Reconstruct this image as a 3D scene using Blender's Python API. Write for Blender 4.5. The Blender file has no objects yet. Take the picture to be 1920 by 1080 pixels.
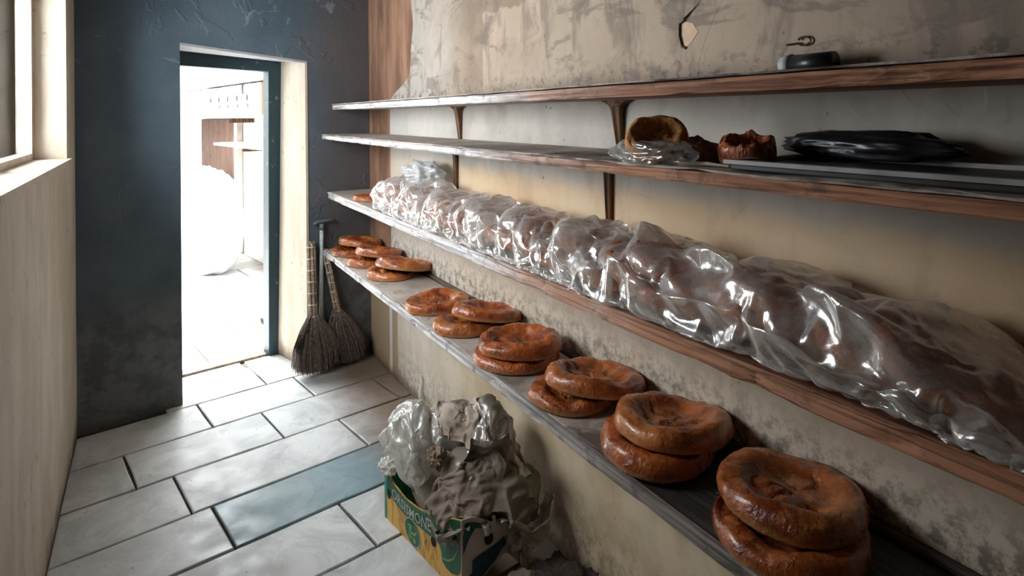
import bpy, bmesh, math, random
import numpy as np
from mathutils import Vector, Matrix, Euler
R = math.radians
C = bpy.context.scene.collection
sc = bpy.context.scene

# ------------------------------------------------------------------ camera
H = 1.6
CAM = Vector((-1.29862, -4.1253, H))
yaw, pitch, roll = 0.53115, 0.00333, -0.00976
fw = Vector((math.sin(yaw)*math.cos(pitch), math.cos(yaw)*math.cos(pitch), math.sin(pitch)))
r0 = Vector((math.cos(yaw), -math.sin(yaw), 0)); u0 = r0.cross(fw)
rr = r0*math.cos(roll)+u0*math.sin(roll); uu = -r0*math.sin(roll)+u0*math.cos(roll)
cd = bpy.data.cameras.new('camera'); cam = bpy.data.objects.new('camera', cd); C.objects.link(cam)
M = Matrix((rr, uu, -fw)).transposed().to_4x4(); M.translation = CAM
cam.matrix_world = M
cd.sensor_fit = 'HORIZONTAL'; cd.sensor_width = 36; cd.lens = 1161.8/1920*36
cd.shift_x = 0; cd.shift_y = (211.3-540)/1920
cd.clip_start = 0.02; cd.clip_end = 100
sc.camera = cam
# ------------------------------------------------------------------ light
sc.view_settings.view_transform = 'Standard'; sc.view_settings.look = 'None'
sc.view_settings.gamma = 1; sc.view_settings.use_curve_mapping = False
sc.view_settings.exposure = 0.0
w = bpy.data.worlds.new('overcast_sky'); sc.world = w; w.use_nodes = True
wb = w.node_tree.nodes['Background']; wb.inputs[0].default_value = (0.90, 0.955, 1.0, 1); wb.inputs[1].default_value = 19.0

AL = 0.173
WV = Vector((math.cos(AL), math.sin(AL), 0)); TV = Vector((-math.sin(AL), math.cos(AL), 0))
def bw(u, v, z=0):            # back-wall frame: u metres left of the corner, v metres beyond the wall face
    return Vector((-u*WV.x+v*TV.x, -u*WV.y+v*TV.y, z))
XL = -1.62                    # left wall face
def portal(name, loc, rot, sx, sy):
    l = bpy.data.lights.new(name, 'AREA'); l.shape = 'RECTANGLE'; l.size = sx; l.size_y = sy
    l.cycles.is_portal = True
    o = bpy.data.objects.new(name, l); C.objects.link(o); o.location = loc; o.rotation_euler = rot
    return o
WY0, WY1, WZ0, WZ1 = -2.25, -0.65, 1.4, 2.25
portal('window_daylight', (XL-0.2, (WY0+WY1)/2, (WZ0+WZ1)/2), (0, R(-90), 0), WZ1-WZ0, WY1-WY0)
SKY_Z = 2.9
p_ = bw(1.0, 2.9, SKY_Z)
portal('added_roof_daylight', p_, (0, 0, AL), 2.2, 3.6)  # roof opening added to brighten the storeroom with sky light

sl = bpy.data.lights.new('sun', 'SUN'); sl.energy = 24; sl.angle = R(3); sl.color = (1, .97, .92)
so = bpy.data.objects.new('sun', sl); C.objects.link(so)
_d = -TV*.33+Vector((-.06, 0, -1)); so.rotation_euler = (-_d).to_track_quat('Z', 'Y').to_euler()

# ------------------------------------------------------------------ numpy noise
rng = np.random.RandomState(7)
_perm = np.concatenate([rng.permutation(256)]*3)
_g = rng.normal(size=(256, 3)); _g /= np.linalg.norm(_g, axis=1)[:, None]
def perlin(P, seed=0):
    P = np.asarray(P, float)+seed*17.31
    i = np.floor(P).astype(int); f = P-i; i &= 255
    s = f*f*f*(f*(f*6-15)+10)
    out = 0
    for dx in (0, 1):
        for dy in (0, 1):
            for dz in (0, 1):
                h = _perm[_perm[_perm[(i[:, 0]+dx) & 255]+((i[:, 1]+dy) & 255)]+((i[:, 2]+dz) & 255)]
                g = _g[h]
                d = (g*(f-np.array([dx, dy, dz]))).sum(1)
                wx = s[:, 0] if dx else 1-s[:, 0]; wy = s[:, 1] if dy else 1-s[:, 1]; wz = s[:, 2] if dz else 1-s[:, 2]
                out = out+d*wx*wy*wz
    return out*1.5
def fbm(P, seed=0, n=4):
    o = 0; a = 1; k = 1
    for q in range(n):
        o = o+a*perlin(P*k, seed+q); a *= .5; k *= 2.03
    return o
def ridge(P, seed=0):
    return 1-np.minimum(np.abs(perlin(P, seed))*2.6, 1)
def crumple(P, seed=0, warp=.35):
    """sharp-creased sheet relief, about -1..1"""
    P = np.asarray(P, float)
    Q = P+warp*np.stack([perlin(P*.9, seed+5), perlin(P*.9, seed+6), perlin(P*.9, seed+7)], 1)
    o = 0; rg = np.random.RandomState(100+seed)
    for k, a in ((1.0, .5), (1.7, .3), (2.9, .2), (5.1, .1)):
        d = rg.normal(size=3); d /= np.linalg.norm(d)
        t = Q@d*k+rg.rand()
        o = o+a*(np.abs((t % 1)*2-1)*2-1)
        Q = Q+.12*np.stack([perlin(P*2*k, seed+8), perlin(P*2*k, seed+9), perlin(P*2*k, seed+10)], 1)
    return o
# ------------------------------------------------------------------ object helpers
def mesh_from(name, V, F, mat=None, smooth=False, mats=None, fmat=None):
    me = bpy.data.meshes.new(name)
    V = [tuple(map(float, v)) for v in V]
    me.from_pydata(V, [], [tuple(map(int, f)) for f in F]); me.update()
    if mats:
        for m in mats: me.materials.append(m)
        if fmat is not None: me.polygons.foreach_set('material_index', list(map(int, fmat)))
    elif mat: me.materials.append(mat)
    if smooth: me.polygons.foreach_set('use_smooth', [True]*len(me.polygons))
    return me
def link(name, me, parent=None, loc=(0, 0, 0), rot=(0, 0, 0)):
    o = bpy.data.objects.new(name, me); C.objects.link(o); o.location = loc; o.rotation_euler = rot
    if parent: o.parent = parent
    return o
def tag(o, label=None, cat=None, group=None, kind=None):
    if label: o['label'] = label
    if cat: o['category'] = cat
    if group: o['group'] = group
    if kind: o['kind'] = kind
    return o
def thing(name, label, cat, loc=(0, 0, 0), rot=(0, 0, 0), group=None):
    o = bpy.data.objects.new(name, None); o.empty_display_size = .05; C.objects.link(o)
    o.location = loc; o.rotation_euler = rot
    return tag(o, label, cat, group)
class MB:
    def __init__(s): s.V = []; s.F = []
    def add(s, V, F):
        n = len(s.V); s.V += [tuple(v) for v in V]; s.F += [tuple(i+n for i in f) for f in F]
    def hexa(s, P):   # 8 points: bottom 4 ccw, top 4 ccw
        s.add(P, [(3, 2, 1, 0), (4, 5, 6, 7), (0, 1, 5, 4), (1, 2, 6, 5), (2, 3, 7, 6), (3, 0, 4, 7)])
    def box(s, a, b):
        x0, y0, z0 = a; x1, y1, z1 = b
        s.hexa([(x0, y0, z0), (x1, y0, z0), (x1, y1, z0), (x0, y1, z0), (x0, y0, z1), (x1, y0, z1), (x1, y1, z1), (x0, y1, z1)])
    def ubox(s, u0, u1, v0, v1, z0, z1):   # box in the back-wall frame
        s.hexa([bw(u1, v0, z0), bw(u0, v0, z0), bw(u0, v1, z0), bw(u1, v1, z0), bw(u1, v0, z1), bw(u0, v0, z1), bw(u0, v1, z1), bw(u1, v1, z1)])
    def tube(s, pts, rad, n=8, cap=True):
        pts = [Vector(p) for p in pts]
        if not hasattr(rad, '__len__'): rad = [rad]*len(pts)
        base = len(s.V); rings = []
        for i, p in enumerate(pts):
            t = (pts[min(i+1, len(pts)-1)]-pts[max(i-1, 0)]).normalized()
            a = Vector((0, 0, 1)) if abs(t.z) < .9 else Vector((1, 0, 0))
            x = t.cross(a).normalized(); y = t.cross(x)
            for k in range(n):
                an = 2*math.pi*k/n
                s.V.append(tuple(p+(x*math.cos(an)+y*math.sin(an))*rad[i]))
        for i in range(len(pts)-1):
            for k in range(n):
                a = base+i*n+k; b = base+i*n+(k+1) % n
                s.F.append((a, b, b+n, a+n))
        if cap:
            s.F.append(tuple(base+k for k in range(n))[::-1]); e = base+(len(pts)-1)*n; s.F.append(tuple(e+k for k in range(n)))
    def build(s, name, mat, parent=None, smooth=False, bevel=0, loc=(0, 0, 0), rot=(0, 0, 0), wob=0, seed=0, cuts=0):
        me = mesh_from(name, s.V, s.F, mat, smooth)
        bm = bmesh.new(); bm.from_mesh(me)
        bmesh.ops.recalc_face_normals(bm, faces=bm.faces)
        if bevel: bmesh.ops.bevel(bm, geom=list(bm.edges), offset=bevel, segments=2, profile=.6, affect='EDGES')
        bm.to_mesh(me); bm.free()
        return link(name, me, parent, loc, rot)
def grid_faces(n, m, off=0, wrap=False):
    F = []
    for i in range(n-1):
        for j in range(m-1 if not wrap else m):
            a = off+i*m+j; b = off+i*m+(j+1) % m
            F.append((a, b, b+m, a+m))
    return F
# ------------------------------------------------------------------ materials
class Mt:
    def __init__(s, name, rough=.8, spec=.5, color=(.5, .5, .5)):
        s.m = bpy.data.materials.new(name); s.m.use_nodes = True; s.t = s.m.node_tree
        s.b = s.t.nodes['Principled BSDF']; s.b.inputs['Roughness'].default_value = rough
        s.b.inputs['Specular IOR Level'].default_value = spec
        s.b.inputs['Base Color'].default_value = (*color, 1)
        s.tc = s.n('ShaderNodeTexCoord').outputs['Object']
    def n(s, t, **k):
        x = s.t.nodes.new(t)
        for a, v in k.items(): setattr(x, a, v)
        return x
    def l(s, a, b): s.t.links.new(a, b)
    def world(s):
        s.tc = s.n('ShaderNodeNewGeometry').outputs['Position']; return s
    def scaled(s, sx, sy, sz, src=None):
        m = s.n('ShaderNodeMapping'); m.inputs['Scale'].default_value = (sx, sy, sz); s.l(src or s.tc, m.inputs[0]); return m.outputs[0]
    def noise(s, scale, detail=4, rough=.55, dist=0, co=None):
        x = s.n('ShaderNodeTexNoise'); x.inputs['Scale'].default_value = scale; x.inputs['Detail'].default_value = detail
        x.inputs['Roughness'].default_value = rough; x.inputs['Distortion'].default_value = dist
        s.l(co or s.tc, x.inputs['Vector']); return x.outputs['Fac']
    def voro(s, scale, feat='F1', co=None, out='Distance'):
        x = s.n('ShaderNodeTexVoronoi'); x.feature = feat; x.inputs['Scale'].default_value = scale
        s.l(co or s.tc, x.inputs['Vector']); return x.outputs[out]
    def ramp(s, fac, a, b, ca=0., cb=1.):
        x = s.n('ShaderNodeMapRange'); x.interpolation_type = 'SMOOTHSTEP'
        s.l(fac, x.inputs[0]); x.inputs[1].default_value = a; x.inputs[2].default_value = b
        x.inputs[3].default_value = ca; x.inputs[4].default_value = cb; return x.outputs[0]
    def mix(s, fac, a, b, mode='MIX'):
        x = s.n('ShaderNodeMix'); x.data_type = 'RGBA'; x.blend_type = mode
        for i, v in ((0, fac), (6, a), (7, b)):
            if isinstance(v, (int, float)): x.inputs[i].default_value = v
            elif isinstance(v, tuple): x.inputs[i].default_value = (*v, 1) if len(v) == 3 else v
            else: s.l(v, x.inputs[i])
        return x.outputs[2]
    def math(s, op, a, b=None):
        x = s.n('ShaderNodeMath'); x.operation = op
        for i, v in ((0, a), (1, b)):
            if v is None: continue
            if isinstance(v, (int, float)): x.inputs[i].default_value = v
            else: s.l(v, x.inputs[i])
        return x.outputs[0]
    def sep(s, src=None):
        x = s.n('ShaderNodeSeparateXYZ'); s.l(src or s.tc, x.inputs[0]); return x.outputs
    def col(s, c): s.l(c, s.b.inputs['Base Color']); return s
    def rgh(s, c): s.l(c, s.b.inputs['Roughness']); return s
    def bump(s, h, dist=.01, strength=1.):
        x = s.n('ShaderNodeBump'); x.inputs['Distance'].default_value = dist; x.inputs['Strength'].default_value = strength
        s.l(h, x.inputs['Height']); s.l(x.outputs[0], s.b.inputs['Normal']); return s
    def rand(s): return s.n('ShaderNodeObjectInfo').outputs['Random']

def plain(name, c, rough=.7, var=.15, scale=12, bump=.0, metal=0):
    m = Mt(name, rough); nz = m.noise(scale, 5)
    m.col(m.mix(m.ramp(nz, .3, .7), tuple(x*(1-var) for x in c), tuple(min(1, x*(1+var)) for x in c)))
    if bump: m.bump(m.noise(scale*4, 4), bump)
    m.b.inputs['Metallic'].default_value = metal
    return m.m

# shelf wall: old stained limewash over plaster
def wall_material():
    m = Mt('stained_plaster', .75).world(); x, y, z = m.sep()
    hi = m.mix(m.ramp(m.noise(3, 5), .35, .65), (.235, .170, .118), (.335, .250, .180))
    lo = m.mix(m.ramp(m.noise(2.3, 5), .35, .65), (.50, .355, .215), (.57, .43, .28))
    mid = m.mix(m.ramp(m.noise(4, 5), .35, .65), (.34, .31, .27), (.44, .40, .35))  # grey below the upper two shelves: their shade put into the wall colour
    c = m.mix(m.ramp(z, 1.69, 1.66), hi, mid)
    c = m.mix(m.ramp(m.math('ADD', z, m.math('MULTIPLY', m.noise(6, 4), .06)), 1.42, 1.35), c, lo)
    c = m.mix(m.ramp(m.math('ADD', z, m.math('MULTIPLY', m.noise(4, 3), .2)), 1.22, 1.0), c, m.mix(m.noise(6, 4), (.52, .43, .33), (.62, .53, .42)))
    c = m.mix(m.ramp(m.math('ADD', z, m.math('MULTIPLY', m.noise(4, 3), .1)), .78, .7), c, m.mix(m.ramp(m.noise(5, 4), .4, .6), (.50, .39, .245), (.60, .49, .34)))
    # paler stretch beside the brown band
    wy = m.math('ADD', y, m.math('MULTIPLY', m.math('SUBTRACT', m.noise(2.5, 4), .5), .5))
    c = m.mix(m.math('MULTIPLY', m.ramp(wy, -1.55, -1.0), .5), c, (.62, .59, .54))
    # repaired lighter patch high up
    px = m.math('MULTIPLY', m.ramp(m.math('ADD', y, m.math('MULTIPLY', m.noise(14, 3), .05)), -1.63, -1.645), m.ramp(m.math('ADD', z, m.math('MULTIPLY', m.noise(7, 2), .10)), 2.10, 2.09))
    c = m.mix(m.math('MULTIPLY', m.math('MULTIPLY', px, m.ramp(z, 1.70, 1.76)), .5), c, (.52, .41, .30))
    # grime: vertical smears, blotches, specks
    sm = m.noise(1, 6, .62, .4, m.scaled(9, 9, 3.2))
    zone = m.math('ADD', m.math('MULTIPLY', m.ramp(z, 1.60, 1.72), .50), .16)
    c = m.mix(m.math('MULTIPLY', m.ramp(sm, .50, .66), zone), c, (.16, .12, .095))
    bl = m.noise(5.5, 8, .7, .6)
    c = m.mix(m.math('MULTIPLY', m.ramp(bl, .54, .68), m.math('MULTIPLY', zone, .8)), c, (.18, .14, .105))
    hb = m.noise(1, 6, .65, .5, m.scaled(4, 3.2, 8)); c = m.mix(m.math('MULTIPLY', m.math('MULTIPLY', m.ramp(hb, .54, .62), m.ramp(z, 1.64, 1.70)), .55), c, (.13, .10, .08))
    rp = m.ramp(m.math('ADD', m.voro(2.3, 'F1', m.scaled(.4, 1, 1.3), 'Color'), 0), .55, .57)
    c = m.mix(m.math('MULTIPLY', m.math('MULTIPLY', rp, m.ramp(z, 1.66, 1.7)), .18), c, (.25, .21, .17))
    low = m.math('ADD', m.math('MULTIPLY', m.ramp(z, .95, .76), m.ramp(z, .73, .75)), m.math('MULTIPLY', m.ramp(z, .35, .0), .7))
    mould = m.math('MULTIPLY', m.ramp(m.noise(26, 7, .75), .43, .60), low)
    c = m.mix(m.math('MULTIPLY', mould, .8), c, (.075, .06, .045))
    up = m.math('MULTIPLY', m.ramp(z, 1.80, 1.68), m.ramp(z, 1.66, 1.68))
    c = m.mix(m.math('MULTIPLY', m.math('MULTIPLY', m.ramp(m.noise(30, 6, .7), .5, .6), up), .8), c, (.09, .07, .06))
    sp = m.math('MULTIPLY', m.ramp(m.voro(16), .10, .04), m.ramp(m.noise(3), .5, .6))
    c = m.mix(m.math('MULTIPLY', sp, .8), c, (.06, .045, .035))
    # brown band in the corner, ragged edge
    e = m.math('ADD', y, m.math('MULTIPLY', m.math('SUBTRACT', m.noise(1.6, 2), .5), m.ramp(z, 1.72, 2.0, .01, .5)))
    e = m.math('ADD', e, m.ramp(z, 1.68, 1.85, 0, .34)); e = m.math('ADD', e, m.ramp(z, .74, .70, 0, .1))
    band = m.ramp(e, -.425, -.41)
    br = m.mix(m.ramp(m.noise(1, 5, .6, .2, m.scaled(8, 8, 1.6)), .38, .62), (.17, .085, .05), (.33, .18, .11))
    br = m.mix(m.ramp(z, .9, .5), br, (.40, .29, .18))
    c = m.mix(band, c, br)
    # pale vertical strip low down
    st = m.math('MULTIPLY', m.math('MULTIPLY', m.ramp(y, -.425, -.42), m.ramp(y, -.37, -.378)), m.ramp(z, .74, .72))
    c = m.mix(m.math('MULTIPLY', st, .8), c, (.72, .72, .70))
    # damp brown foot
    ft = m.math('MULTIPLY', m.ramp(m.math('ADD', z, m.math('MULTIPLY', m.noise(9, 5), .16)), .17, .06), .8)
    c = m.mix(ft, c, (.14, .075, .035))
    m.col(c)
    h = m.math('ADD', m.math('MULTIPLY', m.noise(7, 8, .6), 1.0), m.math('MULTIPLY', m.ramp(m.noise(2.1, 4, .55, .6), .60, .61), .25))
    m.bump(h, .008, .55); return m.m
def back_material():
    m = Mt('dark_oil_paint', .55).world(); x, y, z = m.sep()
    c = m.mix(m.ramp(m.noise(2.2, 5), .35, .65), (.060, .092, .118), (.092, .130, .158))
    c = m.mix(m.ramp(m.math('ADD', x, m.math('MULTIPLY', m.noise(3, 4), .3)), -.40, -.05), c, m.mix(m.noise(3, 4), (.075, .070, .074), (.125, .118, .122)))
    c = m.mix(m.ramp(z, .8, .4), c, m.mix(m.ramp(m.noise(6, 6, .7), .4, .6), (.075, .08, .08), (.14, .145, .14)))
    pf = m.math('MULTIPLY', m.ramp(m.noise(5, 5, .6, .8), .63, .67), m.ramp(z, 1.6, 1.9))
    c = m.mix(m.math('MULTIPLY', pf, .7), c, (.22, .25, .27))
    c = m.mix(m.math('MULTIPLY', m.ramp(m.noise(22, 6, .7), .63, .7), .6), c, (.19, .17, .15))
    m.col(c); m.bump(m.math('ADD', m.noise(6, 8, .62), m.math('MULTIPLY', m.ramp(m.noise(3.0, 4, .6, .6), .60, .62), .4)), .01, .6); return m.m
def wood(name, dark, light, axis='y', rough=.8, gscale=1., grime=.4, gcol=(.03, .025, .02)):
    m = Mt(name, rough).world()
    s = {'y': (60, 1.6, 60), 'z': (60, 60, 1.6), 'x': (1.6, 60, 60)}[axis]
    g = m.noise(1*gscale, 6, .65, .5, m.scaled(*s))
    c = m.mix(m.ramp(g, .36, .64), dark, light)
    c = m.mix(m.math('MULTIPLY', m.ramp(m.noise(7, 6, .7), .48, .68), grime), c, gcol)
    m.col(c); m.bump(g, .004, .8); return m.m
def shelf_wood():
    """weathered board: dusty pale grey at the far end, reddish and dark nearer"""
    m = Mt('weathered_board', .8).world(); x, y, z = m.sep()
    g = m.noise(1, 6, .65, .5, m.scaled(70, 2.2, 90))
    pale = m.mix(m.ramp(g, .36, .64), (.34, .31, .30), (.78, .75, .73))
    red = m.mix(m.ramp(g, .34, .62), (.14, .05, .026), (.52, .25, .14))
    grey = m.mix(m.ramp(g, .36, .64), (.10, .085, .075), (.30, .26, .23))
    yy = m.math('ADD', y, m.math('MULTIPLY', m.math('SUBTRACT', m.noise(3, 5, .7), .5), 1.4))
    c = m.mix(m.ramp(yy, -1.9, -3.1), pale, m.mix(m.ramp(z, .95, 1.05), grey, red))
    c = m.mix(m.math('MULTIPLY', m.ramp(m.noise(11, 7, .75), .52, .66), .6), c, (.05, .035, .03))
    m.col(c); m.bump(g, .005, .9); return m.m
def liner_mat():
    m = Mt('worn_fibreboard', .75).world(); x, y, z = m.sep()
    c = m.mix(m.ramp(m.noise(4, 6, .65), .35, .65), (.33, .275, .23), (.50, .435, .375))
    c = m.mix(m.math('MULTIPLY', m.ramp(m.noise(13, 6, .7), .55, .68), .6), c, (.10, .07, .05))
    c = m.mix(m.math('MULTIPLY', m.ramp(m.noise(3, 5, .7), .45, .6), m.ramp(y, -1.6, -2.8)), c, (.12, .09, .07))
    m.col(c); m.bump(m.noise(20, 6), .003); return m.m
def marble(name, a, b):
    m = Mt(name, .42).world()
    v = m.noise(3.2, 8, .68, 1.6); v2 = m.noise(9, 7, .7, .8)
    c = m.mix(m.ramp(v, .4, .62), a, b)
    c = m.mix(m.math('MULTIPLY', m.ramp(v2, .56, .7), .45), c, tuple(x*.5 for x in a))
    c = m.mix(m.math('MULTIPLY', m.rand(), .25), c, tuple(x*.75 for x in a))
    x, y, z = m.sep()
    br = m.math('MULTIPLY', m.ramp(m.math('ADD', x, m.math('MULTIPLY', m.noise(3, 6, .7), .35)), -.40, .0), .95)
    c = m.mix(br, c, (.17, .115, .075))
    c = m.mix(m.ramp(m.noise(60, 3), .70, .74), c, (.08, .07, .06))
    m.col(c); m.rgh(m.ramp(m.noise(8, 5), .3, .7, .35, .6)); m.bump(m.noise(10, 6, .7), .003, .6); return m.m
def bread_mat():
    m = Mt('baked_crust', .3, .5); x, y, z = m.sep()
    n1 = m.noise(9, 6, .65, .5); n2 = m.noise(38, 5, .7)
    off = m.math('MULTIPLY', m.rand(), 7)
    cr = m.mix(m.ramp(n1, .35, .68), (.17, .028, .007), (.50, .125, .026))
    cr = m.mix(m.ramp(n2, .5, .72), cr, (.50, .17, .045))
    pale = m.mix(n1, (.50, .22, .07), (.66, .36, .15))
    zz = m.math('ADD', z, m.math('MULTIPLY', m.math('SUBTRACT', n1, .5), .03))
    c = m.mix(m.ramp(zz, .019, .001), cr, pale)
    c = m.mix(m.math('MULTIPLY', m.math('MULTIPLY', m.ramp(m.rand(), .3, 1.), .4), m.ramp(m.noise(5, 3), .4, .62)), c, (.60, .27, .08))
    m.col(c); m.rgh(m.ramp(n2, .35, .7, .18, .40)); m.b.inputs['Coat Weight'].default_value = .35; m.b.inputs['Coat Roughness'].default_value = .12
    m.bump(m.math('ADD', m.math('MULTIPLY', m.ramp(m.noise(55, 4, .6, .8), .35, .7), .9), m.noise(110, 4)), .0028, .6); return m.m
def crumb_mat():
    m = Mt('torn_bread_crumb', .8); n = m.noise(40, 6, .7)
    m.col(m.mix(m.ramp(n, .4, .65), (.45, .17, .035), (.70, .36, .12))); m.bump(n, .008); return m.m
def film(name, haze=.28, tint=(.85, .85, .86), rough=.2, gl=.3):
    m = Mt(name); t = m.t; out = t.nodes['Material Output']
    tr = m.n('ShaderNodeBsdfTransparent'); tr.inputs[0].default_value = (.97, .96, .95, 1)
    df = m.n('ShaderNodeBsdfDiffuse'); df.inputs[0].default_value = (*tint, 1)
    tl = m.n('ShaderNodeBsdfTranslucent'); tl.inputs[0].default_value = (*tint, 1)
    ml = m.n('ShaderNodeMixShader'); ml.inputs[0].default_value = .45; m.l(df.outputs[0], ml.inputs[1]); m.l(tl.outputs[0], ml.inputs[2])
    lw = m.n('ShaderNodeLayerWeight'); lw.inputs[0].default_value = .35
    hz = m.math('ADD', m.ramp(m.noise(14, 5, .7), .3, .75, haze*.5, haze*1.5), m.math('MULTIPLY', lw.outputs['Facing'], .45))
    hz = m.math('MINIMUM', hz, .95)
    a = m.n('ShaderNodeMixShader'); m.l(hz, a.inputs[0]); m.l(tr.outputs[0], a.inputs[1]); m.l(ml.outputs[0], a.inputs[2])
    g = m.n('ShaderNodeBsdfGlossy'); g.inputs['Roughness'].default_value = rough; g.inputs[0].default_value = (1, 1, 1, 1)
    f = m.math('ADD', m.math('MULTIPLY', lw.outputs['Fresnel'], gl), .06)
    b = m.n('ShaderNodeMixShader'); m.l(f, b.inputs[0]); m.l(a.outputs[0], b.inputs[1]); m.l(g.outputs[0], b.inputs[2])
    bp = m.n('ShaderNodeBump'); bp.inputs['Distance'].default_value = .004; bp.inputs['Strength'].default_value = .5
    m.l(m.noise(16, 3, .5, 1.0), bp.inputs['Height']); m.l(bp.outputs[0], g.inputs['Normal']); m.l(bp.outputs[0], df.inputs['Normal'])
    m.l(b.outputs[0], out.inputs[0]); return m.m
def cloth(name, a, b, rough=.75, sheen=0, spec=.3):
    m = Mt(name, rough, spec); n = m.noise(7, 6, .65, .4)
    m.col(m.mix(m.ramp(n, .35, .65), a, b)); m.bump(m.math('ADD', m.noise(18, 5, .6, 1.), m.math('MULTIPLY', m.noise(70, 3), .3)), .006, .7); return m.m
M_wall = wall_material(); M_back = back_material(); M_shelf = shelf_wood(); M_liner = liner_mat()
M_tile = marble('white_marble', (.60, .61, .61), (.78, .79, .78)); M_tileb = marble('blue_grey_marble', (.24, .35, .39), (.36, .46, .48))
M_grout = plain('dirty_grout', (.06, .05, .042), .9, .4, 30, .004)
M_cream = Mt('cream_limewash', .7).world()
_n = M_cream.noise(1, 6, .6, .3, M_cream.scaled(6, 6, 2)); _z = M_cream.sep()[2]
_c = M_cream.mix(M_cream.ramp(_n, .4, .65), (.52, .44, .34), (.62, .55, .45))
_c = M_cream.mix(M_cream.ramp(M_cream.math('ADD', _z, M_cream.math('MULTIPLY', M_cream.noise(9, 5), .2)), .22, .06), _c, (.16, .11, .07))
_c = M_cream.mix(M_cream.math('MULTIPLY', M_cream.ramp(M_cream.noise(15, 6, .7), .6, .7), .6), _c, (.25, .19, .13))
M_cream.col(_c); M_cream.bump(M_cream.noise(10, 7), .008); M_cream = M_cream.m
m = Mt('teal_enamel', .4).world(); _n = m.noise(12, 7, .7)
m.col(m.mix(m.ramp(_n, .60, .66), m.mix(m.noise(3), (.010, .034, .048), (.020, .052, .068)), (.16, .17, .16))); m.bump(_n, .006); M_teal = m.m
M_ceil = plain('ceiling_soot_paint', (.10, .10, .10), .8, .3, 3)
M_store = plain('storeroom_whitewash', (.80, .79, .76), .8, .05, 3)
M_steel = plain('galvanised_pole', (.50, .53, .53), .5, .15, 30)
M_tealp = plain('grey_teal_plastic', (.11, .15, .16), .4, .15, 20)
M_bristle = plain('broom_bristle', (.19, .135, .11), .8, .45, 60)
M_straw = plain('broom_straw_stalk', (.30, .215, .155), .75, .4, 50)
M_tie = plain('pale_twine', (.55, .46, .36), .8, .2, 40)
m = Mt('rusty_bracket_iron', .5, .5).world(); _n = m.noise(1, 5, .6, 0, m.scaled(60, 60, 6))
m.col(m.mix(m.ramp(_n, .35, .65), (.03, .013, .007), (.15, .065, .022))); m.b.inputs['Metallic'].default_value = .3; M_rust = m.m
M_bread = bread_mat(); M_crumb = crumb_mat()
M_film = film('clear_polythene', .31, (.88, .86, .83)); M_film2 = film('milky_polythene', .75, (.72, .74, .74), .22, .3)
M_film3 = film('thin_clear_bag', .10, (.8, .8, .8), .12, .5)
M_ragw = film('dirty_white_polythene', 1.1, (.80, .78, .72), .3, .25)
M_rag = cloth('grey_brown_rag', (.20, .155, .12), (.36, .29, .23)); M_rag2 = cloth('beige_cotton', (.42, .33, .26), (.58, .48, .39))
M_rag3 = film('dirty_brown_polythene', 1.2, (.46, .39, .31), .3, .25); M_pink = cloth('pink_cloth', (.30, .07, .06), (.42, .13, .10))
M_black = plain('black_plastic', (.012, .012, .014), .35, .2, 10); M_tray = plain('blackened_tray', (.02, .018, .017), .5, .3, 20)
M_alu = plain('tray_rim_grey', (.33, .32, .31), .5, .2, 20)
M_yel = Mt('yellow_printed_card', .6); _w = M_yel.noise(1, 3, .5, 2.0, M_yel.scaled(5, 16, 5))
M_yel.col(M_yel.mix(M_yel.ramp(_w, .50, .56), (.72, .43, .10), (.52, .27, .05))); M_yel = M_yel.m
M_green = plain('dark_green_print', (.010, .095, .045), .5, .35, 9); M_leafl = plain('light_green_print', (.16, .34, .10), .5, .1)
M_greenb = plain('bright_green_print', (.03, .28, .17), .5, .3, 30)
M_cardw = plain('white_card', (.50, .42, .36), .7, .15, 9, .002); M_card = plain('kraft_board', (.28, .19, .12), .8, .2, 12, .002)
M_navy = plain('navy_print', (.012, .055, .075), .6, .5, 40); M_lett = plain('grey_lettering', (.42, .44, .38), .6, .1)
M_hole = plain('hole_dark', (.012, .008, .006), .9, .1)
M_box = plain('white_carton', (.78, .77, .75), .7, .04); M_orange = plain('orange_kraft_card', (.42, .20, .09), .7, .12)
M_sack = cloth('white_sack', (.72, .72, .70), (.80, .80, .78)); M_brn = wood('brown_plank', (.10, .05, .035), (.20, .11, .08), 'z')
M_swood = wood('pale_board', (.45, .42, .40), (.65, .62, .60), 'y')
M_peel = plain('bare_plaster', (.66, .46, .31), .8, .12, 20, .002)
M_pk = plain('pink_print', (.45, .16, .12), .7, .1)
m = Mt('window_glass'); _o = m.t.nodes['Material Output']; _a = m.n('ShaderNodeBsdfTransparent'); _b = m.n('ShaderNodeBsdfGlossy'); _b.inputs['Roughness'].default_value = .02
_x = m.n('ShaderNodeMixShader'); _lw = m.n('ShaderNodeLayerWeight'); _lw.inputs[0].default_value = .1; m.l(_lw.outputs['Fresnel'], _x.inputs[0])
m.l(_a.outputs[0], _x.inputs[1]); m.l(_b.outputs[0], _x.inputs[2]); m.l(_x.outputs[0], _o.inputs[0]); M_glass = m.m

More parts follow.
